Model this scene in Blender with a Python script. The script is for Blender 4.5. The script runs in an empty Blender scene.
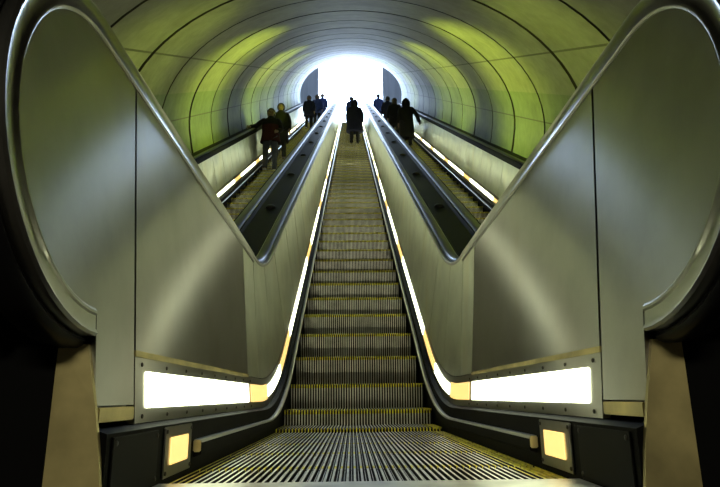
import bpy, bmesh, math, random
from mathutils import Vector, Matrix
random.seed(7)
S = bpy.context.scene
COL = S.collection
PI = math.pi
# ------------------------------------------------------------------ view
S.view_settings.view_transform = 'Standard'
S.view_settings.look = 'None'
S.view_settings.exposure = 0.0
S.view_settings.gamma = 1.0
S.view_settings.use_curve_mapping = False

# ------------------------------------------------------------------ path of the escalator (metres)
R1, INC = 2.6, 29.3
ARC0 = 4.14 - R1 * math.tan(math.radians(15))       # start of the lower bend, its radius, length of the incline
R2, A30 = 2.7, math.radians(30)
S1 = ARC0 + R1 * A30
S2 = S1 + INC
S3 = S2 + R2 * A30
SEND = S3 + 1.0
COMB = 1.56
PITCH = 0.469
WIDE = 1.15                           # the outer escalators are a little wider
CC = 1.82                              # centre to centre of neighbouring escalators
C30, S30 = math.cos(A30), math.sin(A30)
PY, PZ = ARC0 + R1 * S30, R1 * (1 - C30)
QY, QZ = PY + INC * C30, PZ + INC * S30
TOPZ = QZ + R2 * (1 - C30)
TOPY = QY + R2 * S30
SREF = S1 + (5.07 - PY) / C30          # arc length of one measured nosing

def base(s):
    """point and slope of the nosing line at arc length s"""
    if s <= ARC0: return s, 0.0, 0.0
    if s <= S1:
        a = (s - ARC0) / R1
        return ARC0 + R1 * math.sin(a), R1 * (1 - math.cos(a)), a
    if s <= S2:
        t = s - S1
        return PY + t * C30, PZ + t * S30, A30
    if s <= S3:
        a = A30 - (s - S2) / R2
        return TOPY - R2 * math.sin(a), TOPZ - R2 * (1 - math.cos(a)), a
    return TOPY + (s - S3), TOPZ, 0.0

def frame(s):
    y, z, a = base(s)
    return (y, z, -math.sin(a), math.cos(a), None)

NC_Y, NC_Z, NR = 1.215, 0.708, 0.373    # rounded newel end
RIM_D = NC_Z + NR
RIM_UP = RIM_D - 1.05                  # heights of the top edge below are written for 1.05 m
def newel_frames(n=30, a0=-PI / 2, a1=PI / 2):
    out = []
    for i in range(n + 1):
        t = a0 + (a1 - a0) * i / n       # -90 = bottom, going by the front to the top
        ny, nz = -math.cos(t), math.sin(t)
        out.append((NC_Y - NC_Z * ny, NC_Z - NC_Z * nz, ny, nz, 'arc'))
    return out

def ss(s0, s1):
    """sample values between s0 and s1, dense in the bends"""
    v = {s0, s1}
    for k in range(1, 20):
        for lo, hi in ((ARC0, S1), (S2, S3)):
            q = lo + (hi - lo) * k / 20
            if s0 < q < s1: v.add(q)
    for q in (ARC0, S1, S2, S3):
        if s0 < q < s1: v.add(q)
    return sorted(v)

def frames(s0, s1): return [frame(s) for s in ss(s0, s1)]

def rim_up(y):
    t = min(1.0, max(0.0, (y - 2.0) / 2.0))
    return RIM_UP + (-0.03 - RIM_UP) * t * t * (3 - 2 * t)

FL0, FL1 = 0.54, 0.08                  # the balustrade leans outward
def lat(h): return FL0 + FL1 * h

# ------------------------------------------------------------------ mesh helpers
class MB:
    def __init__(self): self.v, self.f, self.m = [], [], []
    def face(self, idx, m=0): self.f.append(idx); self.m.append(m)
    def add(self, pts):
        k = len(self.v); self.v += [tuple(p) for p in pts]; return list(range(k, k + len(pts)))
    def box(self, x0, x1, y0, y1, z0, z1, m=0):
        a = self.add([(x0,y0,z0),(x1,y0,z0),(x1,y1,z0),(x0,y1,z0),(x0,y0,z1),(x1,y0,z1),(x1,y1,z1),(x0,y1,z1)])
        for q in ((0,3,2,1),(4,5,6,7),(0,1,5,4),(1,2,6,5),(2,3,7,6),(3,0,4,7)):
            self.face([a[i] for i in q], m)
    def sweep(self, frs, prof, side=1, absolute=False, m=0, closed=True):
        """prof: (offset from the leaning balustrade face, or absolute lateral; height above nosing line)"""
        rings = []
        for (y, z, ny, nz, tag) in frs:
            r = []
            for (o, d) in prof:
                if d > 0.99: d += rim_up(y)
                py, pz = y + ny * d, z + nz * d
                h = pz if tag == 'arc' else d
                x = o if absolute else lat(h) + o
                r.append((side * x, py, pz))
            rings.append(self.add(r))
        n = len(prof)
        for a, b in zip(rings, rings[1:]):
            for i in range(n if closed else n - 1):
                j = (i + 1) % n
                self.face([a[i], a[j], b[j], b[i]], m)
        if closed:
            self.face(list(reversed(rings[0])), m); self.face(rings[-1], m)
    def mesh(self, name, mats, bevel=0, smooth=False, recalc=True):
        me = bpy.data.meshes.new(name)
        me.from_pydata(self.v, [], self.f)
        for mt in mats: me.materials.append(mt)
        for p, k in zip(me.polygons, self.m): p.material_index = k
        bm = bmesh.new(); bm.from_mesh(me)
        if recalc: bmesh.ops.recalc_face_normals(bm, faces=bm.faces)
        if bevel:
            ed = [e for e in bm.edges if len(e.link_faces) == 2 and e.calc_face_angle(0) > 0.6]
            bmesh.ops.bevel(bm, geom=ed, offset=bevel, segments=2, affect='EDGES', clamp_overlap=True)
        bm.to_mesh(me); bm.free()
        if smooth:
            me.polygons.foreach_set('use_smooth', [True] * len(me.polygons))
            me.set_sharp_from_angle(angle=math.radians(38))
        return me
    def build(self, name, mats, parent=None, **k):
        if not isinstance(mats, (list, tuple)): mats = [mats]
        return link(name, self.mesh(name, mats, **k), parent)

def link(name, data, parent=None, loc=None):
    o = bpy.data.objects.new(name, data); COL.objects.link(o)
    if parent: o.parent = parent
    if loc: o.location = loc
    return o
def empty(name, loc=(0, 0, 0)):
    o = link(name, None); o.location = loc; o.empty_display_size = 0.1; return o
def tag(o, label=None, cat=None, group=None, kind=None):
    if label: o['label'] = label
    if cat: o['category'] = cat
    if group: o['group'] = group
    if kind: o['kind'] = kind
    return o

# ------------------------------------------------------------------ materials
def mat(name):
    m = bpy.data.materials.new(name); m.use_nodes = True
    nt = m.node_tree; return m, nt, nt.nodes['Principled BSDF']
def N(nt, t, **k):
    n = nt.nodes.new(t)
    for a, b in k.items():
        if a.startswith('i_'): n.inputs[a[2:].replace('_', ' ')].default_value = b
        else: setattr(n, a, b)
    return n
def ramp(nt, stops):
    r = nt.nodes.new('ShaderNodeValToRGB')
    while len(r.color_ramp.elements) < len(stops): r.color_ramp.elements.new(0.5)
    for e, (p, c) in zip(r.color_ramp.elements, stops):
        e.position = p; e.color = (*c, 1)
    return r
def plain(name, col, rough=0.5, metal=0.0, var=0.15, scale=6.0, bump=0.0, stretch=(1, 1, 1), spec=None, coat=0):
    m, nt, b = mat(name)
    tc = N(nt, 'ShaderNodeTexCoord'); mp = N(nt, 'ShaderNodeMapping'); mp.inputs['Scale'].default_value = stretch
    nt.links.new(tc.outputs['Object'], mp.inputs['Vector'])
    no = N(nt, 'ShaderNodeTexNoise'); no.inputs['Scale'].default_value = scale; no.inputs['Detail'].default_value = 5
    nt.links.new(mp.outputs[0], no.inputs['Vector'])
    r = ramp(nt, [(0.3, tuple(c * (1 - var) for c in col)), (0.7, tuple(min(1, c * (1 + var)) for c in col))])
    nt.links.new(no.outputs['Fac'], r.inputs[0]); nt.links.new(r.outputs[0], b.inputs['Base Color'])
    b.inputs['Roughness'].default_value = rough; b.inputs['Metallic'].default_value = metal
    if spec is not None: b.inputs['Specular IOR Level'].default_value = spec
    if coat: b.inputs['Coat Weight'].default_value = coat
    if bump:
        bp = N(nt, 'ShaderNodeBump'); bp.inputs['Strength'].default_value = bump; bp.inputs['Distance'].default_value = 0.01
        nt.links.new(no.outputs['Fac'], bp.inputs['Height']); nt.links.new(bp.outputs[0], b.inputs['Normal'])
    return m

def steel(name, col, rough, rvar=0.10, dents=0.12, aniso=0.6, grain_k=0.05):
    """brushed stainless steel: fine vertical grain, wear, slightly uneven sheet"""
    m, nt, b = mat(name)
    L = nt.links.new
    tc = N(nt, 'ShaderNodeTexCoord')
    wear = N(nt, 'ShaderNodeTexNoise'); wear.inputs['Scale'].default_value = 3.2; wear.inputs['Detail'].default_value = 7; wear.inputs['Roughness'].default_value = 0.62
    L(tc.outputs['Object'], wear.inputs['Vector'])
    mp = N(nt, 'ShaderNodeMapping'); mp.inputs['Scale'].default_value = (60, 60, 2.5); L(tc.outputs['Object'], mp.inputs['Vector'])
    grain = N(nt, 'ShaderNodeTexNoise'); grain.inputs['Scale'].default_value = 4; grain.inputs['Detail'].default_value = 3; L(mp.outputs[0], grain.inputs['Vector'])
    r = ramp(nt, [(0.28, tuple(c * 0.80 for c in col)), (0.55, col), (0.8, tuple(min(1, c * 1.12) for c in col))])
    L(wear.outputs['Fac'], r.inputs[0])
    st = N(nt, 'ShaderNodeTexNoise'); st.inputs['Scale'].default_value = 1.4; st.inputs['Detail'].default_value = 4
    mp2 = N(nt, 'ShaderNodeMapping'); mp2.inputs['Scale'].default_value = (1, 2.2, 0.7); mp2.inputs['Location'].default_value = (3, 1, 7); L(tc.outputs['Object'], mp2.inputs['Vector']); L(mp2.outputs[0], st.inputs['Vector'])
    sr = ramp(nt, [(0.55, (0, 0, 0)), (0.78, (0.45, 0.45, 0.45))]); L(st.outputs['Fac'], sr.inputs[0])
    mx = N(nt, 'ShaderNodeMix'); mx.data_type = 'RGBA'; L(sr.outputs[0], mx.inputs[0]); L(r.outputs[0], mx.inputs[6]); mx.inputs[7].default_value = (col[0] * 0.95, col[1] * 0.80, col[2] * 0.52, 1)
    L(mx.outputs[2], b.inputs['Base Color'])
    mr = N(nt, 'ShaderNodeMapRange'); mr.inputs['From Min'].default_value = 0.3; mr.inputs['From Max'].default_value = 0.7
    mr.inputs['To Min'].default_value = rough - rvar / 2; mr.inputs['To Max'].default_value = rough + rvar / 2
    L(wear.outputs['Fac'], mr.inputs['Value']); L(mr.outputs[0], b.inputs['Roughness'])
    b.inputs['Metallic'].default_value = 1.0
    b.inputs['Anisotropic'].default_value = aniso
    cx = N(nt, 'ShaderNodeCombineXYZ'); cx.inputs[2].default_value = 1.0; L(cx.outputs[0], b.inputs['Tangent'])
    dn = N(nt, 'ShaderNodeTexNoise'); dn.inputs['Scale'].default_value = 1.7; dn.inputs['Detail'].default_value = 1; L(tc.outputs['Object'], dn.inputs['Vector'])
    b1 = N(nt, 'ShaderNodeBump'); b1.inputs['Strength'].default_value = dents; b1.inputs['Distance'].default_value = 0.05; L(dn.outputs['Fac'], b1.inputs['Height'])
    b2 = N(nt, 'ShaderNodeBump'); b2.inputs['Strength'].default_value = grain_k; b2.inputs['Distance'].default_value = 0.002; L(grain.outputs['Fac'], b2.inputs['Height']); L(b1.outputs[0], b2.inputs['Normal'])
    if dents: L((b2 if grain_k else b1).outputs[0], b.inputs['Normal'])
    return m

def emit(name, col, strength):
    m, nt, b = mat(name)
    tc = N(nt, 'ShaderNodeTexCoord'); no = N(nt, 'ShaderNodeTexNoise'); no.inputs['Scale'].default_value = 2.0
    nt.links.new(tc.outputs['Object'], no.inputs['Vector'])
    r = ramp(nt, [(0.3, tuple(c * 0.93 for c in col)), (0.7, col)]); nt.links.new(no.outputs['Fac'], r.inputs[0])
    nt.links.new(r.outputs[0], b.inputs['Emission Color']); b.inputs['Emission Strength'].default_value = strength
    b.inputs['Base Color'].default_value = (0.8, 0.78, 0.7, 1); b.inputs['Roughness'].default_value = 0.4
    return m

M = {}
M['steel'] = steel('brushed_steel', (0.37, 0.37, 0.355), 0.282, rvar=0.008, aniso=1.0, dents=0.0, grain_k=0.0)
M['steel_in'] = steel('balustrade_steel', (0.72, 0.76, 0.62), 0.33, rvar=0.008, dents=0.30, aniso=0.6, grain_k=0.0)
M['rim'] = steel('polished_rim', (0.48, 0.48, 0.45), 0.30, rvar=0.01, dents=0.05, aniso=0.3)
M['brass'] = plain('worn_steel', (0.58, 0.49, 0.22), 0.40, metal=0.4, var=0.35, scale=7)
M['rubber'] = plain('black_rubber', (0.007, 0.007, 0.008), 0.32, spec=0.35, var=0.2)
M['deck'] = plain('black_deck', (0.005, 0.005, 0.006), 0.5, var=0.35, scale=3, bump=0.05, spec=0.05)
M['stud'] = plain('stud_black', (0.008, 0.008, 0.009), 0.5)
M['blackbody'] = plain('black_cladding', (0.004, 0.004, 0.004), 0.7, spec=0.1)
M['skirt'] = plain('skirt_dark', (0.004, 0.0038, 0.0028), 0.6, var=0.5, scale=9, bump=0.05, spec=0.06)
M['access'] = plain('access_dark', (0.005, 0.005, 0.0045), 0.55, var=0.3, spec=0.1)
M['alu'] = plain('step_aluminium', (0.60, 0.60, 0.54), 0.34, metal=0.6, var=0.3, scale=9)
M['groove'] = plain('step_groove', (0.006, 0.006, 0.006), 0.8, var=0.3, spec=0.2)
M['yellow'] = plain('worn_yellow', (0.75, 0.62, 0.03), 0.5, var=0.5, scale=26)
M['screw'] = plain('screw_dark', (0.05, 0.045, 0.04), 0.4, metal=0.6)
M['lampw'] = emit('tube_white', (0.95, 1.0, 0.64), 7.0)
M['lampa'] = emit('tube_amber', (1.0, 0.62, 0.17), 1.3)
M['hall'] = plain('hall_dark_concrete', (0.03, 0.03, 0.03), 0.9, spec=0.1)
M['hallfloor'] = plain('hall_floor_tile', (0.05, 0.045, 0.04), 0.8)
M['exitwall'] = plain('exit_concrete', (0.30, 0.31, 0.33), 0.85, var=0.12, scale=1.2, stretch=(5, 1, 0.2))
M['gap'] = plain('dark_gap', (0.004, 0.004, 0.004), 0.9)

def concrete():
    m, nt, b = mat('tunnel_concrete'); L = nt.links.new
    tc = N(nt, 'ShaderNodeTexCoord'); sx = N(nt, 'ShaderNodeSeparateXYZ'); L(tc.outputs['Object'], sx.inputs[0])
    n1 = N(nt, 'ShaderNodeTexNoise'); n1.inputs['Scale'].default_value = 0.9; n1.inputs['Detail'].default_value = 8; n1.inputs['Roughness'].default_value = 0.65; L(tc.outputs['Object'], n1.inputs['Vector'])
    n2 = N(nt, 'ShaderNodeTexNoise'); n2.inputs['Scale'].default_value = 7; n2.inputs['Detail'].default_value = 6; L(tc.outputs['Object'], n2.inputs['Vector'])
    r1 = ramp(nt, [(0.25, (0.16, 0.155, 0.12)), (0.5, (0.27, 0.265, 0.21)), (0.75, (0.35, 0.34, 0.27))]); L(n1.outputs['Fac'], r1.inputs[0])
    r2 = ramp(nt, [(0.3, (0.80, 0.80, 0.80)), (0.65, (1, 1, 1))]); L(n2.outputs['Fac'], r2.inputs[0])
    mm = N(nt, 'ShaderNodeMix'); mm.data_type = 'RGBA'; mm.blend_type = 'MULTIPLY'; mm.inputs[0].default_value = 1; L(r1.outputs[0], mm.inputs[6]); L(r2.outputs[0], mm.inputs[7])
    cur = mm.outputs[2]
    # shade along the lower wall put into the colour: darker and greener
    lt = N(nt, 'ShaderNodeMath'); lt.operation = 'LESS_THAN'; L(sx.outputs['Z'], lt.inputs[0]); lt.inputs[1].default_value = 2.06
    shd = N(nt, 'ShaderNodeMix'); shd.data_type = 'RGBA'; shd.blend_type = 'MULTIPLY'; L(lt.outputs[0], shd.inputs[0]); L(cur, shd.inputs[6]); shd.inputs[7].default_value = (0.72, 0.86, 0.66, 1)
    cur = shd.outputs[2]
    # joints running along the tunnel
    for h in (1.64, 2.56):
        sb = N(nt, 'ShaderNodeMath'); sb.operation = 'SUBTRACT'; L(sx.outputs['Z'], sb.inputs[0]); sb.inputs[1].default_value = h
        ab = N(nt, 'ShaderNodeMath'); ab.operation = 'ABSOLUTE'; L(sb.outputs[0], ab.inputs[0])
        ls = N(nt, 'ShaderNodeMath'); ls.operation = 'LESS_THAN'; L(ab.outputs[0], ls.inputs[0]); ls.inputs[1].default_value = 0.010
        j = N(nt, 'ShaderNodeMix'); j.data_type = 'RGBA'; L(ls.outputs[0], j.inputs[0]); L(cur, j.inputs[6]); j.inputs[7].default_value = (0.08, 0.075, 0.05, 1)
        cur = j.outputs[2]
    L(cur, b.inputs['Base Color']); b.inputs['Roughness'].default_value = 0.62
    bp = N(nt, 'ShaderNodeBump'); bp.inputs['Strength'].default_value = 0.25; bp.inputs['Distance'].default_value = 0.02; L(n2.outputs['Fac'], bp.inputs['Height']); L(bp.outputs[0], b.inputs['Normal'])
    return m
M['concrete'] = concrete()
M['joint'] = plain('joint_filler', (0.035, 0.033, 0.022), 0.8)

# ------------------------------------------------------------------ the escalator
def step_mesh():
    b = MB()
    # (y, z, normal y, normal z)
    path = [(0.462, 0, 0, 1), (0.055, 0, 0, 1), (0.008, 0, 0, 1), (0.0, -0.008, -1, 0.2), (0.001, -0.030, -1, 0), (0.004, -0.05, -1, 0), (0.016, -0.13, -1, 0), (0.055, -0.24, -1, -0.2)]
    NCL, W = 52, 1.018
    p = W / NCL
    prof = []                            # (x, depth, material of the strip that follows)
    for i in range(NCL):
        x = -W / 2 + i * p
        edge = i < 3 or i >= NCL - 4
        prof += [(x, 0, 'y' if edge else 't'), (x + p * 0.34, 0, 'g'), (x + p * 0.40, -0.016, 'g'), (x + p * 0.60, -0.016, 'g'), (x + p * 0.64, -0.006, 's'), (x + p * 0.74, -0.006, 'g'), (x + p * 0.78, -0.016, 'g'), (x + p * 0.94, -0.016, 'g')]
    prof.append((W / 2, 0, 't'))
    rows = []
    for (y, z, ny, nz) in path:
        rows.append(b.add([(x, y + ny * d, z + nz * d) for (x, d, k) in prof]))
    for ri, (a, c) in enumerate(zip(rows, rows[1:])):
        for i in range(len(prof) - 1):
            k = prof[i][2]
            m = 0 if k in 'tys' else 1
            if k in 'ty' and ri in (1, 2, 3): m = 2
            if k == 's' and ri >= 2: m = 1
            if ri < 2 and prof[i][0] > W / 2 - 3.05 * p: m = 2
            if k == 'y' and ri < 3: m = 2
            b.face([a[i], a[i + 1], c[i + 1], c[i]], m)
    # body underneath
    b.box(-W / 2, W / 2, 0.075, 0.45, -0.20, -0.018, 1)
    return b.mesh('step', [M['alu'], M['groove'], M['yellow']], recalc=False)

def step_positions():
    out, s = [], SREF - PITCH * 40
    while s < COMB - PITCH * 0.75: s += PITCH
    while s < SEND - PITCH:
        out.append(s); s += PITCH
    return out
STEPS = step_positions()

def bolt_mesh():
    b = MB(); n = 10
    for r0, x0, r1, x1 in ((0.0055, 0.0, 0.0055, -0.002), (0.0055, -0.002, 0.003, -0.0035)):
        a = b.add([(x0, r0 * math.cos(2 * PI * i / n), r0 * math.sin(2 * PI * i / n)) for i in range(n)])
        c = b.add([(x1, r1 * math.cos(2 * PI * i / n), r1 * math.sin(2 * PI * i / n)) for i in range(n)])
        for i in range(n): b.face([a[i], a[(i + 1) % n], c[(i + 1) % n], c[i]])
    b.face(c)
    return b.mesh('screw', [M['screw']])

def escalator():
    root = empty('escalator', (0, 0, 0))
    sm = step_mesh(); scm = bolt_mesh()
    for s in STEPS:
        y, z, a = base(s)
        link('step', sm, root, (0, y, z))
    # comb plate with yellow teeth
    b = MB()
    b.box(-0.51, 0.51, COMB - 0.42, COMB - 0.04, -0.03, 0.012)
    cp = b.build('comb_plate', M['alu'], root, bevel=0.004)
    b = MB(); p = 1.018 / 52
    for i in range(52):
        x = -0.509 + (i + 0.72) * p
        q = b.add([(x - 0.003, COMB - 0.05, 0.012), (x + 0.003, COMB - 0.05, 0.012), (x + 0.002, COMB + 0.03, -0.004), (x - 0.002, COMB + 0.03, -0.004),
                   (x - 0.003, COMB - 0.05, -0.009), (x + 0.003, COMB - 0.05, -0.009), (x + 0.002, COMB + 0.03, -0.009), (x - 0.002, COMB + 0.03, -0.009)])
        for f in ((0, 1, 2, 3), (4, 7, 6, 5), (0, 4, 5, 1), (1, 5, 6, 2), (2, 6, 7, 3), (3, 7, 4, 0)): b.face([q[j] for j in f])
    b.build('comb_teeth', M['yellow'], cp)
    for sd in (-1, 1):
        # skirt
        b = MB(); b.sweep(frames(1.228, SEND), [(0.524, -0.26), (0.526, 0.142), (lat(0.15) - 0.001, 0.151), (lat(0.15) + 0.03, 0.151), (0.548, 0.11), (0.548, -0.26)], sd, absolute=True)
        b.build('skirt_panel', M['skirt'], root)
        # brush and its rail
        b = MB(); b.sweep(frames(1.90, SEND), [(0.502, 0.044), (0.500, 0.078), (0.5238, 0.078), (0.5238, 0.036)], sd, absolute=True)
        br = b.build('skirt_brush', M['blackbody'], root)
        b = MB(); b.sweep(frames(1.895, SEND), [(0.498, 0.079), (0.504, 0.087), (0.5238, 0.088), (0.5238, 0.0785)], sd, absolute=True)
        b.build('brush_rail', M['rim'], br)
        b = MB(); b.box(sd * 0.502, sd * 0.5238, 1.884, 1.8995, 0.052, 0.087); ec = b.build('brush_end_cap', M['brass'], br, bevel=0.003)
        # light housing along the foot of the balustrade
        b = MB(); b.sweep(frames(1.452, SEND), [(0, 0.153), (0, 0.312), (0.02, 0.312), (0.02, 0.153)], sd)
        hs = b.build('light_housing', M['steel'], root)
        # ledge on top of the housing
        b = MB(); b.sweep(frames(1.452, 3.05), [(-0.003, 0.308), (-0.003, 0.323), (0.006, 0.323), (0.006, 0.308)], sd)
        b.build('housing_ledge', M['brass'], hs)
        spans = [(1.53, 2.235, 'w'), (2.245, 3.03, 'w'), (3.11, 3.70, 'a'), (3.77, 4.45, 'w'), (4.50, 5.13, 'a')]
        s = 5.17
        while s + 2.1 < S3:
            spans.append((s, s + 2.06, 'w')); spans.append((s + 2.11, s + 2.77, 'a')); s += 2.82
        for (a, c, k) in spans:
            d0, d1 = (0.190, 0.273) if a < 3.5 else (0.198, 0.262)
            b = MB(); b.sweep(frames(a, c), [(-0.0045, d0), (-0.0045, d1), (-0.0002, d1 + 0.003), (-0.0002, d0 - 0.003)], sd)
            o = b.build('tube_diffuser' if k == 'w' else 'amber_diffuser', M['lampw' if k == 'w' else 'lampa'], hs)
            if k == 'a': o['label'] = 'small amber tinted light cover'
        for i in range(9):
            for d in (0.168, 0.291):
                y = 1.50 + i * 0.2
                link('screw', scm if sd > 0 else scm, hs, (sd * (lat(d) - 0.0002), y, d)).scale = (sd, 1, 1)
        # panels of the balustrade, one sheet between two joints
        cuts = [1.455, 3.05, ARC0 - 0.05, 4.10]
        s = 4.10
        while s + 0.95 < SEND: s += 0.80; cuts.append(s)
        cuts.append(SEND)
        for a, c in zip(cuts, cuts[1:]):
            pt = 1.008 if c < ARC0 else 1.030
            b = MB(); b.sweep(frames(a + (0.003 if a < 3 else 0.007), c - (0.003 if a < 3 else 0.007)), [(0, 0.316), (0, 0.66), (0, pt), (0.016, pt), (0.016, 0.66), (0.016, 0.316)], sd)
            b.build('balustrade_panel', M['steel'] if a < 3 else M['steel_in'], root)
        # dark backing seen in the open joints
        b = MB(); b.sweep(frames(1.40, SEND), [(0.017, 0.20), (0.017, 1.012), (0.022, 1.012), (0.022, 0.20)], sd)
        b.build('joint_backing', M['gap'], root)
        # rounded newel sheet
        pts = []
        r = NR - 0.052
        y1 = 1.445
        pts.append((y1, 0.196)); pts.append((y1, RIM_D - 0.038))
        for i in range(29):
            t = PI / 2 - i * (PI) / 28
            pts.append((NC_Y - r * math.cos(t), NC_Z + r * math.sin(t)))
        pts.append((1.228, NC_Z - r)); pts.append((1.228, 0.196))
        b = MB(); f = b.add([(sd * lat(z), y, z) for (y, z) in pts]); g = b.add([(sd * (lat(z) + 0.018), y, z) for (y, z) in pts])
        b.face(f); b.face(list(reversed(g)))
        for i in range(len(pts)): j = (i + 1) % len(pts); b.face([f[i], g[i], g[j], f[j]])
        b.build('newel_panel', M['steel'], root)
        b = MB(); b.box(sd * (lat(0.18) - 0.003), sd * (lat(0.18) + 0.02), 1.242, 1.441, 0.163, 0.1925)
        b.build('newel_foot_strip', M['brass'], root, bevel=0.002)
        # newel post below the rounded end, facing the landing
        zz = (0.0, 0.10, 0.20, 0.318)
        b = MB(); rows = []
        for z in zz:
            xi, xo = 0.521 + 0.055 * (z / 0.318) ** 1.3, 0.634
            rows.append(b.add([(sd * xi, 1.216, z), (sd * xo, 1.212, z), (sd * xo, 1.29, z), (sd * (xi + 0.02), 1.228, z), (sd * xi, 1.2275, z)]))
        for a, c in zip(rows, rows[1:]):
            for i in range(5): j = (i + 1) % 5; b.face([a[i], a[j], c[j], c[i]])
        b.face(rows[0]); b.face(rows[-1])
        b.build('newel_post', M['brass'], root)
        # access panel and exit lamp in the skirt
        b = MB(); b.box(sd * 0.5205, sd * 0.5238, 1.252, 1.540, 0.008, 0.135)
        ap = b.build('access_panel', M['access'], root, bevel=0.0015)
        for y in (1.266, 1.526):
            for z in (0.022, 0.122): link('screw', scm, ap, (sd * 0.5205, y, z)).scale = (sd, 1, 1)
        b = MB(); b.box(sd * 0.5190, sd * 0.5238, 1.590, 1.845, 0.012, 0.138)
        lp = b.build('lamp_plate', M['steel'], root, bevel=0.0015)
        b = MB(); b.box(sd * 0.5155, sd * 0.5189, 1.635, 1.80, 0.042, 0.110)
        o = b.build('amber_lens', M['lampa'], lp, bevel=0.0012); o['label'] = 'glowing amber lens'
        for y in (1.602, 1.833):
            for z in (0.024, 0.126): link('screw', scm, lp, (sd * 0.5190, y, z)).scale = (sd, 1, 1)
        # steel rim, then the rubber handrail outside it, both wrapping the newel
        fr = newel_frames() + frames(1.2151, SEND)
        b = MB(); b.sweep(newel_frames(), [(-0.004, 0.997), (-0.007, 1.000), (-0.007, 1.006), (-0.004, 1.010), (-0.004, 1.036), (-0.009, 1.046), (-0.003, 1.051), (0.022, 1.051), (0.022, 0.994), (-0.003, 0.994)], sd)
        b.sweep(frames(1.2151, ARC0 - 0.05), [(-0.004, 0.997), (-0.007, 1.000), (-0.007, 1.006), (-0.004, 1.010), (-0.004, 1.036), (-0.009, 1.046), (-0.003, 1.051), (0.022, 1.051), (0.022, 0.994), (-0.003, 0.994)], sd)
        b.sweep(frames(ARC0 - 0.0499, SEND), [(-0.004, 1.034), (-0.005, 1.048), (-0.002, 1.051), (0.022, 1.051), (0.022, 1.030), (-0.002, 1.030)], sd)
        b.build('balustrade_rim', M['rim'], root, smooth=True)
        b = MB(); b.sweep(fr, [(0.0235, 1.030), (0.0235, 1.053), (0.018, 1.055), (0.016, 1.062), (0.022, 1.070), (0.034, 1.075), (0.066, 1.075), (0.086, 1.070), (0.094, 1.062), (0.094, 1.036), (0.087, 1.022), (0.031, 1.022)], sd)
        b.build('handrail', M['rubber'], root, smooth=True)
    return root

def copy_tree(o, parent=None, skip=()):
    c = o.copy(); COL.objects.link(c); c.parent = parent
    for ch in list(o.children):
        if ch.name.split('.')[0] not in skip: copy_tree(ch, c, skip)
    return c

esc = escalator()
tag(esc, 'middle escalator rising straight ahead between the two big rounded steel ends', 'escalator', 'escalators side by side in the tunnel')
SK = ('screw', 'comb_teeth')
eL = copy_tree(esc, None, SK); eL.location.x = -CC; eL.scale.x = WIDE
tag(eL, 'left escalator along the left tunnel wall, carrying the person in a dark red jacket down', 'escalator', 'escalators side by side in the tunnel')
eR = copy_tree(esc, None, SK); eR.location.x = CC; eR.scale.x = WIDE
tag(eR, 'right escalator along the right tunnel wall, with dark figures standing near its top', 'escalator', 'escalators side by side in the tunnel')

for e in (eL, eR):
    for ch in e.children:
        if ch.name.startswith('balustrade_rim'):
            ch.material_slots[0].link = 'OBJECT'; ch.material_slots[0].material = M['blackbody']
    for sd in (-1, 1):
        b = MB(); b.sweep(frames(1.30, SEND), [(-0.004, 0.935), (-0.006, 0.945), (-0.006, 1.026), (-0.001, 1.030), (-0.0005, 0.935)], sd)
        b.build('black_strip', M['blackbody'], e)  # black strip along the top of the side escalators' panels

# ------------------------------------------------------------------ decks between and beside the escalators
def stud_mesh():
    b = MB(); n = 16; rows = []
    for r, z in ((0.052, 0.0), (0.050, 0.012), (0.036, 0.024), (0.016, 0.029)):
        rows.append(b.add([(r * math.cos(2 * PI * i / n), r * math.sin(2 * PI * i / n), z) for i in range(n)]))
    for a, c in zip(rows, rows[1:]):
        for i in range(n): b.face([a[i], a[(i + 1) % n], c[(i + 1) % n], c[i]])
    b.face(rows[-1]); b.face(list(reversed(rows[0])))
    return b.mesh('deck_stud', [M['stud']], smooth=True)
STUD = stud_mesh()

def middle_deck(sd, label):
    xa, xb = lat(1.05) + 0.098, CC - (lat(1.05) + 0.097) * WIDE
    root = empty('deck_cover', (sd * (xa + xb) / 2, 0, 0))
    tag(root, label, 'deck cover', 'black deck covers between the escalators')
    w = (xb - xa) / 2
    fr = newel_frames() + frames(1.2151, SEND)
    b = MB(); b.sweep(fr, [(-w, 1.058), (-w + 0.012, 1.058), (-w + 0.03, 1.036), (w - 0.03, 1.036), (w - 0.012, 1.058), (w, 1.058), (w, 1.00), (-w, 1.00)], 1, absolute=True)
    # the front closes down to the floor in black
    f0, f1 = 0.636 - (xa + xb) / 2, CC - 0.636 * WIDE - (xa + xb) / 2
    f0, f1 = (f0, f1) if sd > 0 else (-f1, -f0)
    b.build('deck_plate', M['deck'], root)
    b = MB()
    f2 = newel_frames()
    b.sweep(f2, [(f0, 1.035), (f1, 1.035), (f1, 1.02), (f0, 1.02)], 1, absolute=True)
    b.box(f0, f1, 1.228, 1.30, 0.0, 0.345)
    b.build('newel_front', M['blackbody'], root)
    for q in (-1, 1):
        b = MB(); b.sweep(frames(1.2151, SEND), [(q * (w + 0.001), 1.0), (q * (w + 0.001), 1.062), (q * (w + 0.005), 1.062), (q * (w + 0.005), 1.0)], 1, absolute=True)
        b.build('deck_edge_strip', M['rim'], root)
    s = 4.35
    while s < S2 + 1:
        y, z, a = base(s)
        o = link('deck_stud', STUD, root, (0, y - math.sin(a) * (1.0365 + rim_up(y)), z + math.cos(a) * (1.0365 + rim_up(y)))); o.rotation_euler.x = a
        s += 2.16
    return root
middle_deck(-1, 'black studded deck between the left and the middle escalator')
middle_deck(1, 'black studded deck between the middle and the right escalator')

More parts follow.
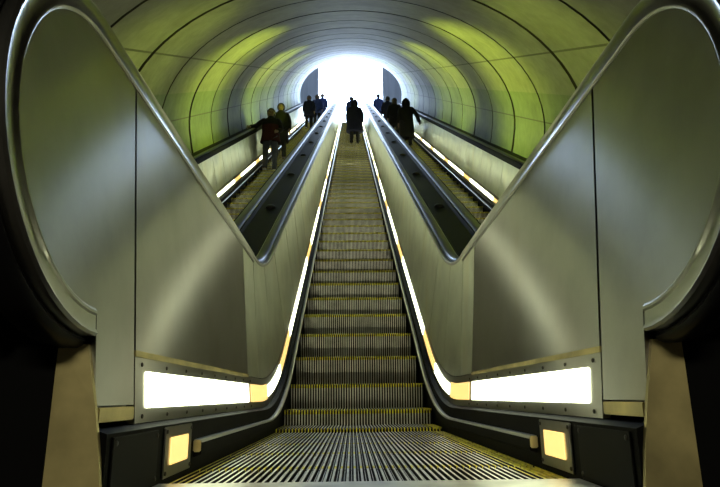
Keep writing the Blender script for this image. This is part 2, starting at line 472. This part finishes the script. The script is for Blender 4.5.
def outer_deck(sd, label):
    root = empty('deck_cover', (sd * (CC + 0.80), 0, 0))
    tag(root, label, 'deck cover', 'narrow decks along the tunnel walls')
    x0 = (lat(1.05) + 0.097) * WIDE - 0.80
    b = MB(); b.sweep(frames(5.6, SEND), [(x0, 1.04), (x0 + 0.19, 1.04), (x0 + 0.19, 1.01), (x0, 1.01)], sd, absolute=True)
    b.build('deck_plate', M['deck'], root)
    return root
outer_deck(-1, 'narrow black deck running between the left handrail and tunnel wall')
outer_deck(1, 'narrow black deck running between the right handrail and tunnel wall')

# ------------------------------------------------------------------ tunnel
CAMX, CAMZ = -0.042, 0.21
F_PX = 590.0
OY = PY - PZ / math.tan(A30)            # the incline's foot on the floor
TA, TP0, TB, TBL = 2.86, 1.42, 1.95, 3.4
A_CAM = -OY * C30 + CAMZ * S30
SEG = 1.663
def section(k=1.0, n=40):
    """cross-section, from the left foot over the crown to the right foot"""
    out = []
    lo = -1.0
    t0 = math.asin((TP0 - lo) / TBL)
    for i in range(9):
        t = t0 * (1 - i / 9)
        out.append((-(TA + k) * math.cos(t), TP0 - TBL * math.sin(t)))
    for i in range(n + 1):
        t = PI * i / n
        out.append((-(TA + k) * math.cos(t), TP0 + (TB + k) * math.sin(t)))
    for i in range(1, 10):
        t = t0 * i / 9
        out.append(((TA + k) * math.cos(t), TP0 - TBL * math.sin(t)))
    return out
rings_a = [(A_CAM + SEG * (k + 0.34), (k % 2 == 0)) for k in range(3, 21)]
T0, T1 = A_CAM + 4.5, A_CAM + SEG * 20.6
stations = [(T0, 0.0, 0)]
for a, thick in rings_a:
    if a > T1 - 0.3: continue
    hw = 0.040 if thick else 0.020
    dp = 0.09 if thick else 0.05
    stations += [(a - hw - 0.012, 0.0, 0), (a - hw, dp, 1), (a + hw, dp, 1), (a + hw + 0.012, 0.0, 0)]
stations.append((T1, 0.0, 0))
b = MB(); rows = []
for (a, k, j) in stations: rows.append(b.add([(x, a, p) for (x, p) in section(k)]))
for (st, r0), (st2, r1) in zip(zip(stations, rows), list(zip(stations, rows))[1:]):
    jm = 1 if (st[2] or st2[2]) else 0
    for i in range(len(r0) - 1): b.face([r0[i], r0[i + 1], r1[i + 1], r1[i]], jm)
# outer skin
o0 = b.add([(x, T0, p) for (x, p) in section(0.35)]); o1 = b.add([(x, T1, p) for (x, p) in section(0.35)])
for i in range(len(o0) - 1):
    b.face([o0[i + 1], o0[i], o1[i], o1[i + 1]], 0)
    b.face([rows[0][i], o0[i], o0[i + 1], rows[0][i + 1]], 0)
    b.face([rows[-1][i + 1], o1[i + 1], o1[i], rows[-1][i]], 0)
vault = b.build('ceiling', [M['concrete'], M['joint']], recalc=False, smooth=True)
vault.location = (0, OY, 0); vault.rotation_euler.x = A30
tag(vault, kind='structure')
def struct(name, build, m, rot=False, **k):
    b = MB(); build(b); o = b.build(name, m, **k)
    if rot: o.location = (0, OY, 0); o.rotation_euler.x = A30
    return tag(o, kind='structure')
struct('floor_tunnel', lambda b: b.box(-3.3, 3.3, T0, T1 + 0.5, -1.25, -0.98), M['hall'], rot=True)
# dark wall round the lower mouth
def mouth(b, T0=T0, lo=4.8, hi=4.6):
    s = section(0.33)
    s = s + [(3.3, -1.2), (-3.3, -1.2)]
    def outer(x, p):
        x0, p0 = 0, 1.4
        dx, dp = x - x0, p - p0
        k = min([q for q in ((6.0 / abs(dx) if abs(dx) > 1e-6 else 1e9), (hi / dp if dp > 1e-6 else 1e9), (lo / -dp if dp < -1e-6 else 1e9))])
        return (x0 + dx * k, p0 + dp * k)
    i0 = b.add([(x, T0 + 0.02, p) for x, p in s]); i1 = b.add([(outer(x, p)[0], T0 + 0.02, outer(x, p)[1]) for x, p in s])
    j0 = b.add([(x, T0 + 0.2, p) for x, p in s]); j1 = b.add([(outer(x, p)[0], T0 + 0.2, outer(x, p)[1]) for x, p in s])
    n = len(s)
    for i in range(n):
        j = (i + 1) % n
        b.face([i0[i], i0[j], i1[j], i1[i]]); b.face([j0[j], j0[i], j1[i], j1[j]])
        b.face([i0[i], j0[i], j0[j], i0[j]]); b.face([i1[j], j1[j], j1[i], i1[i]])
struct('wall_front', mouth, M['hall'], rot=True)
# lower hall, behind and beside the camera
struct('floor', lambda b: b.box(-5.2, 5.2, -4.2, COMB - 0.42, -0.2, 0.0), M['hallfloor'])
struct('floor_pit', lambda b: b.box(-5.2, 5.2, -4.2, 9.5, -1.6, -1.4), M['hall'])
struct('wall_left', lambda b: b.box(-5.3, -5.0, -4.2, 9.5, -1.6, 6.2), M['hall'])
struct('wall_right', lambda b: b.box(5.0, 5.3, -4.2, 9.5, -1.6, 6.2), M['hall'])
struct('wall_back', lambda b: b.box(-5.3, 5.3, -4.4, -4.1, -1.6, 6.2), M['hall'])
struct('ceiling_hall', lambda b: b.box(-5.3, 5.3, -4.4, 2.9, 5.2, 5.5), M['hall'])
# the open exit above: landing and side walls
MY, MZ = OY + T1 * C30, T1 * S30
struct('sky_block_mouth', lambda b: mouth(b, T1 - 0.22, 3.6, 8.0), M['exitwall'], rot=True)  # unseen plate added to stop sky light leaking round the vault
struct('floor_exit', lambda b: b.box(-6, 6, SEND - S3 + TOPY + 0.01, 46, TOPZ - 0.5, TOPZ), M['exitwall'])
WY = MY + 1.6
EX0, EX1 = -1.98, 1.95
struct('wall_exit_left', lambda b: b.box(-7, EX0, WY, WY + 0.5, TOPZ - 4.0, TOPZ + 9), M['exitwall'])
struct('wall_exit_right', lambda b: b.box(EX1, 7, WY, WY + 0.5, TOPZ - 4.0, TOPZ + 9), M['exitwall'])
struct('sky_block_front', lambda b: b.box(EX0, EX1, WY, WY + 0.5, TOPZ + 6.6, TOPZ + 9), M['exitwall'])  # unseen, added over the opening to hold back sky light
struct('sky_block_left', lambda b: b.box(-4.2, -3.5, MY - 5, WY, TOPZ - 4.0, TOPZ + 7), M['exitwall'])  # unseen box from here on, added to keep the exit walls dim
struct('sky_block_right', lambda b: b.box(3.5, 4.2, MY - 5, WY, TOPZ - 4.0, TOPZ + 7), M['exitwall'])
struct('sky_block_below', lambda b: b.box(-4.2, 4.2, MY - 3, WY + 0.5, TOPZ - 3.4, TOPZ - 3.0), M['exitwall'])  # unseen slab added against sky light from below
struct('sky_block_above', lambda b: b.box(-4.2, 4.2, MY - 5.5, WY, TOPZ + 6.7, TOPZ + 7.2), M['exitwall'])  # unseen roof added so less sky reaches the exit walls
# ------------------------------------------------------------------ people
def skin_mesh(verts, edges, radii, root=0, sub=2):
    me = bpy.data.meshes.new('tmp'); me.from_pydata(verts, edges, []); me.update()
    o = bpy.data.objects.new('tmp', me); COL.objects.link(o)
    o.modifiers.new('s', 'SKIN')
    sv = me.skin_vertices[0].data
    for i, r in enumerate(radii):
        sv[i].radius = (r, r) if not isinstance(r, tuple) else r
        sv[i].use_root = (i == root)
    u = o.modifiers.new('u', 'SUBSURF'); u.levels = sub; u.render_levels = sub
    dg = bpy.context.evaluated_depsgraph_get(); dg.update()
    out = bpy.data.meshes.new_from_object(o.evaluated_get(dg))
    bpy.data.objects.remove(o); bpy.data.meshes.remove(me)
    return out
class G:
    """graph for the skin modifier"""
    def __init__(self): self.v, self.e, self.r = [], [], []
    def p(self, co, r, prev=None):
        self.v.append(tuple(co)); self.r.append(r); i = len(self.v) - 1
        if prev is not None: self.e.append((prev, i))
        return i
def finish(me, mats, name):
    me.name = name; me.materials.clear()
    for m in mats: me.materials.append(m)
    me.polygons.foreach_set('use_smooth', [True] * len(me.polygons)); return me
def loft(rows, n=20, cap=True):
    """rows: (cx, cy, z, rx, ry)"""
    b = MB(); R = []
    for (cx, cy, z, rx, ry) in rows:
        R.append(b.add([(cx + rx * math.cos(2 * PI * i / n), cy + ry * math.sin(2 * PI * i / n), z) for i in range(n)]))
    for a, c in zip(R, R[1:]):
        for i in range(n): b.face([a[i], a[(i + 1) % n], c[(i + 1) % n], c[i]])
    if cap: b.face(list(reversed(R[0]))); b.face(R[-1])
    return b
def merge(meshes, mats, name):
    bm = bmesh.new()
    for m in meshes: bm.from_mesh(m)
    bmesh.ops.recalc_face_normals(bm, faces=bm.faces)
    me = bpy.data.meshes.new(name); bm.to_mesh(me); bm.free()
    for m in meshes: bpy.data.meshes.remove(m)
    return finish(me, mats, name)

SKIN = plain('skin', (0.22, 0.14, 0.10), 0.6, var=0.05)
def cloth(name, c): return plain(name, c, 0.85, var=0.2, scale=18, bump=0.1)
HAIR = plain('hair_dark', (0.015, 0.011, 0.009), 0.55)
HAIRB = plain('hair_brown', (0.07, 0.045, 0.025), 0.55)
SHOE = plain('shoe_black', (0.012, 0.012, 0.012), 0.4)
SHOEW = plain('shoe_grey', (0.35, 0.35, 0.36), 0.5)

def person(lane, dx, s, H, face, label, coat, legs, hem=0.62, hair=None, hood=False, arms=None, shoes=None, stride=0.0, wide=1.0, bag=None, band=None):
    """lane: centre x; dx: shift inside the lane; s: arc length of the step the figure stands on;
    face: +1 looks uphill (back to the camera), -1 looks down the tunnel; +y of the local frame is 'ahead'"""
    j = min(range(len(STEPS)), key=lambda q: abs(STEPS[q] - s))
    y, z, a = base(STEPS[j])
    k = H / 1.72
    root = empty('person', (lane + dx, y + 0.20, z))
    root.rotation_euler.z = 0 if face > 0 else PI
    root.scale = (k, k, k)
    tag(root, label, 'person', 'people riding the escalators')
    arms = arms or {}
    # joints: ahead is +y
    A = {}
    for sd, nm in ((-1, 'l'), (1, 'r')):
        d = arms.get(nm)
        sh = Vector((sd * 0.185, 0, 1.41))
        if d: el, wr = Vector(d[0]), Vector(d[1])
        else: el, wr = Vector((sd * 0.245, -0.03, 1.13)), Vector((sd * 0.25, 0.07, 0.90))
        A[nm] = (sh, el, wr)
    g = G()
    pel = g.p((0, 0, 0.95), (0.15, 0.11))
    sp = g.p((0, 0.01, 1.13), (0.135, 0.10), pel); ch = g.p((0, 0.0, 1.32), (0.155, 0.11), sp)
    nb = g.p((0, -0.005, 1.45), 0.062, ch); ne = g.p((0, 0.015, 1.515), 0.056, nb)
    ja = g.p((0, 0.035, 1.565), 0.074, ne); hd = g.p((0, 0.02, 1.635), 0.092, ja); tp = g.p((0, 0.01, 1.69), 0.062, hd)
    g.p((0, 0.125, 1.600), 0.012, hd)                       # nose
    for sd in (-1, 1): g.p((sd * 0.098, 0.01, 1.605), 0.014, hd)   # ears
    for sd, nm in ((-1, 'l'), (1, 'r')):
        sh, el, wr = A[nm]
        i = g.p(sh, 0.066, ch); i = g.p(el, 0.045, i); i = g.p(wr, 0.030, i)
        d = (wr - el).normalized()
        side = d.cross(Vector((1, 0, 0)) if abs(d.x) < 0.8 else Vector((0, 0, 1))).normalized()
        pm = g.p(wr + d * 0.07, (0.036, 0.022), i)
        for q, ln in ((-1.5, 0.07), (-0.5, 0.085), (0.5, 0.08), (1.5, 0.06)):
            f0 = g.p(wr + d * 0.115 + side * q * 0.019, 0.009, pm)
            g.p(wr + d * (0.115 + ln * 0.8) + side * q * 0.021 + side.cross(d) * -0.02, 0.0075, f0)
        g.p(wr + d * 0.085 + side * -0.055, 0.010, pm)
    feet = []
    for sd in (-1, 1):
        st = stride * sd
        i = g.p((sd * 0.095, 0, 0.88), 0.085, pel); i = g.p((sd * 0.105, 0.02 + st * 0.5, 0.49), 0.055, i)
        i = g.p((sd * 0.11, st, 0.09), 0.038, i); g.p((sd * 0.12, 0.11 + st, 0.035), 0.032, i); feet.append((sd * 0.115, st))
    body = link('body', finish(skin_mesh(g.v, g.e, g.r), [SKIN], 'body'), root)
    # trousers
    g = G(); pl = g.p((0, 0, 0.95), (0.168, 0.125))
    for sd in (-1, 1):
        st = stride * sd
        i = g.p((sd * 0.095, 0, 0.85), 0.105, pl); i = g.p((sd * 0.108, 0.02 + st * 0.5, 0.49), 0.077, i); g.p((sd * 0.112, st, 0.085), 0.066, i)
    link('trousers', finish(skin_mesh(g.v, g.e, g.r), [legs], 'trousers'), root)
    # coat: body and sleeves
    w = wide
    rows = [(0, 0, hem, 0.235 * w, 0.165 * w), (0, 0, hem + 0.02, 0.238 * w, 0.168 * w)]
    for (zz, rx, ry) in ((0.80, 0.222, 0.160), (0.95, 0.212, 0.155), (1.10, 0.200, 0.150), (1.25, 0.213, 0.153), (1.36, 0.212, 0.142), (1.42, 0.175, 0.118), (1.465, 0.105, 0.090), (1.50, 0.078, 0.080)):
        if zz > hem + 0.05: rows.append((0, -0.005, zz, rx * w, ry * w))
    lb = loft(rows)
    m1 = lb.mesh('c', [coat])
    if band is not None:
        m1.materials.append(band)
    ms = [m1]
    for nm in 'lr':
        sh, el, wr = A[nm]
        g = G(); i = g.p(sh + (Vector((0, 0, 1.30)) - sh) * 0.25, 0.085 * w); i = g.p(sh, 0.083 * w, i); i = g.p(el, 0.066 * w, i); g.p(wr, 0.055 * w, i)
        ms.append(skin_mesh(g.v, g.e, g.r))
    co = link('coat', merge(ms, [coat], 'coat'), root)
    if band is not None:
        bl = [r for r in rows if 0.78 < r[2] < 1.27]
        b2 = loft([(r[0], r[1], r[2], r[3] + 0.006, r[4] + 0.006) for r in bl])
        o = b2.build('jacket_front', band, co, smooth=True); o['label'] = 'dark red middle of the jacket'
    # hair or hood
    if hood:
        hm = loft([(0, -0.02, 1.46, 0.12, 0.115), (0, -0.02, 1.55, 0.135, 0.135), (0, -0.02, 1.64, 0.132, 0.138), (0, -0.025, 1.71, 0.10, 0.108), (0, -0.03, 1.752, 0.045, 0.05)])
        hm.build('hood', coat, co, smooth=True)
    else:
        q = [(0, -0.012, 1.56, 0.098, 0.098), (0, -0.012, 1.62, 0.112, 0.115), (0, -0.008, 1.68, 0.102, 0.108), (0, -0.005, 1.725, 0.07, 0.076), (0, -0.005, 1.742, 0.025, 0.03)]
        if hair is HAIRB: q = [(0, -0.04, 1.44, 0.095, 0.07), (0, -0.035, 1.50, 0.108, 0.085)] + q
        if face < 0: q = [(c[0], c[1] - 0.012, c[2], c[3], c[4]) for c in q]
        loft(q).build('hair', hair or HAIR, root, smooth=True)
    for (fx, fy) in feet:
        b = loft([(fx, fy + 0.045, 0.0, 0.046, 0.13), (fx, fy + 0.045, 0.02, 0.050, 0.135), (fx, fy + 0.035, 0.055, 0.045, 0.115), (fx, fy - 0.01, 0.095, 0.038, 0.055)])
        b.build('shoe', shoes or SHOE, root, smooth=True)
    if bag:
        bl = loft([(bag[0], bag[1], bag[2], 0.05, 0.12), (bag[0], bag[1], bag[2] + 0.02, 0.06, 0.15), (bag[0], bag[1], bag[2] + 0.24, 0.05, 0.14), (bag[0], bag[1], bag[2] + 0.27, 0.03, 0.11)])
        bo = bl.build('shoulder_bag', SHOE, co, smooth=True)
    return root

DK = cloth('cloth_black', (0.004, 0.004, 0.005)); NV = cloth('cloth_navy', (0.008, 0.010, 0.036)); RD = cloth('cloth_dark_red', (0.040, 0.003, 0.008))
JN = cloth('cloth_jeans', (0.035, 0.042, 0.065)); GR = cloth('cloth_grey', (0.05, 0.05, 0.055)); BL = cloth('cloth_haze_blue', (0.03, 0.05, 0.20)); BR = cloth('cloth_brown', (0.035, 0.025, 0.02))  # blue haze over the far figures is put into the blue cloth
def s_at(y_px):                          # arc length of the step whose nosing is seen at this height of the picture
    n = 3046.0 / (y_px - 79.5) - 11.05
    return SREF + n * PITCH
# left escalator: coming down, facing the camera (local left/right mirror)
person(-CC, -0.36, s_at(169), 1.84, -1, 'person in black jacket with dark red front and jeans, hand on the left handrail', DK, JN, hem=0.80, shoes=SHOEW, stride=0.05,
       arms={'r': ((0.34, 0.12, 1.20), (0.46, 0.36, 1.06)), 'l': ((-0.27, 0.02, 1.13), (-0.19, 0.20, 1.02))}, band=RD, wide=1.05)
person(-CC, -0.36, s_at(157), 1.90, -1, 'person in plain black coat right behind the dark red jacket', DK, DK, hem=0.55)
person(-CC, -0.24, s_at(128), 1.84, -1, 'person in navy coat on left escalator, nearest of the group below the exit', NV, DK, hem=0.70, stride=0.06, wide=1.08)
person(-CC, 0.06, s_at(125), 1.84, -1, 'person tinted blue by haze beside the navy coat on left escalator', BL, DK, hem=0.72, wide=1.05)
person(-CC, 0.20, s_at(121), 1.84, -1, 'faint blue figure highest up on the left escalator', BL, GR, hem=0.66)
# middle escalator: going up
person(0, 0.12, s_at(143), 1.84, 1, 'person seen from behind in knee-length navy coat alone on the middle escalator', NV, DK, hem=0.52, hood=True, wide=1.25)
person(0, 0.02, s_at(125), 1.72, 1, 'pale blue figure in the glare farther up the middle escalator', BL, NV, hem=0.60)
# right escalator: going up
person(CC, 0.16, s_at(146), 1.90, 1, 'person in long black coat, right hand on the right handrail, nearest on that escalator', DK, DK, hem=0.36, hood=True, wide=1.08,
       arms={'r': ((0.36, 0.06, 1.20), (0.45, 0.26, 1.04))})
person(CC, -0.02, s_at(137), 1.84, 1, 'person in black coat with light brown hair, right escalator second from below', DK, DK, hem=0.60, hair=HAIRB, wide=1.05)
person(CC, -0.08, s_at(129), 1.80, 1, 'person in dark navy coat on right escalator, third from below', NV, DK, hem=0.66)
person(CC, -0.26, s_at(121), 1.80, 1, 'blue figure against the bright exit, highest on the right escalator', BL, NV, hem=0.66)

# ------------------------------------------------------------------ light
W = bpy.data.worlds.new('sky'); S.world = W; W.use_nodes = True
bg = W.node_tree.nodes['Background']
bg.inputs['Color'].default_value = (0.55, 0.72, 1.0, 1); bg.inputs['Strength'].default_value = 22.0

def lamp(kind, name, loc, energy, col, rot=None, target=None, **k):
    l = bpy.data.lights.new(name, kind); l.energy = energy; l.color = col
    for a, v in k.items(): setattr(l, a, v)
    o = bpy.data.objects.new(name, l); COL.objects.link(o); o.location = loc
    if target is not None: o.rotation_euler = (Vector(target) - Vector(loc)).to_track_quat('-Z', 'Y').to_euler()
    return o
def T(x, a, p): return (x, OY + a * C30 - p * S30, a * S30 + p * C30)
pl = lamp('AREA', 'exit_portal', ((EX0 + EX1) / 2, WY + 0.55, TOPZ + 2.8), 1, (1, 1, 1), target=((EX0 + EX1) / 2, WY - 3, TOPZ + 2.8), shape='RECTANGLE', size=4.0, size_y=7.6)
pl.data.cycles.is_portal = True
GREEN = (0.78, 1.0, 0.08)
for sd, idx in ((1, ((4.0, 60), (6.1, 200), (9.3, 190), (11.2, 110), (16.6, 110))), (-1, ((4.4, 60), (6.9, 200), (10.5, 190), (12.6, 110), (16.6, 110)))):
    for q, pw in idx:
        a = A_CAM + SEG * q
        lamp('SPOT', 'tunnel_lamp', T(sd * 0.86, a, 1.55), pw, GREEN, target=T(sd * 2.7, a + 0.1, 2.40), spot_size=math.radians(118), spot_blend=0.7, shadow_soft_size=0.0)
for q in (4.5, 7.5, 10.5, 14.0):  # unseen fill spots, added to brighten the step risers
    a = A_CAM + SEG * q
    lamp('SPOT', 'step_fill', T(0, a, 3.0), 45, (1.0, 0.98, 0.55), target=T(0, a + 3.6, 0.3), spot_size=math.radians(62), spot_blend=0.8, shadow_soft_size=0.05)
# station lamps behind the camera
lamp('AREA', 'hall_lamp', (0, -3.2, 2.2), 55, (1.0, 0.94, 0.70), target=(0, 3.0, 0.6), shape='RECTANGLE', size=1.2, size_y=0.3)

# ------------------------------------------------------------------ camera
cd = bpy.data.cameras.new('camera'); cam = bpy.data.objects.new('camera', cd); COL.objects.link(cam)
cam.location = (CAMX, 0, CAMZ)
cam.rotation_euler = (Matrix.Rotation(math.radians(-0.89), 3, 'Z') @ Matrix.Rotation(math.radians(90 + 14.51), 3, 'X') @ Matrix.Rotation(math.radians(-0.6), 3, 'Z')).to_euler()
cd.sensor_width = 36; cd.lens = 36 * F_PX / 720
cd.clip_start = 0.05; cd.clip_end = 300
S.camera = cam
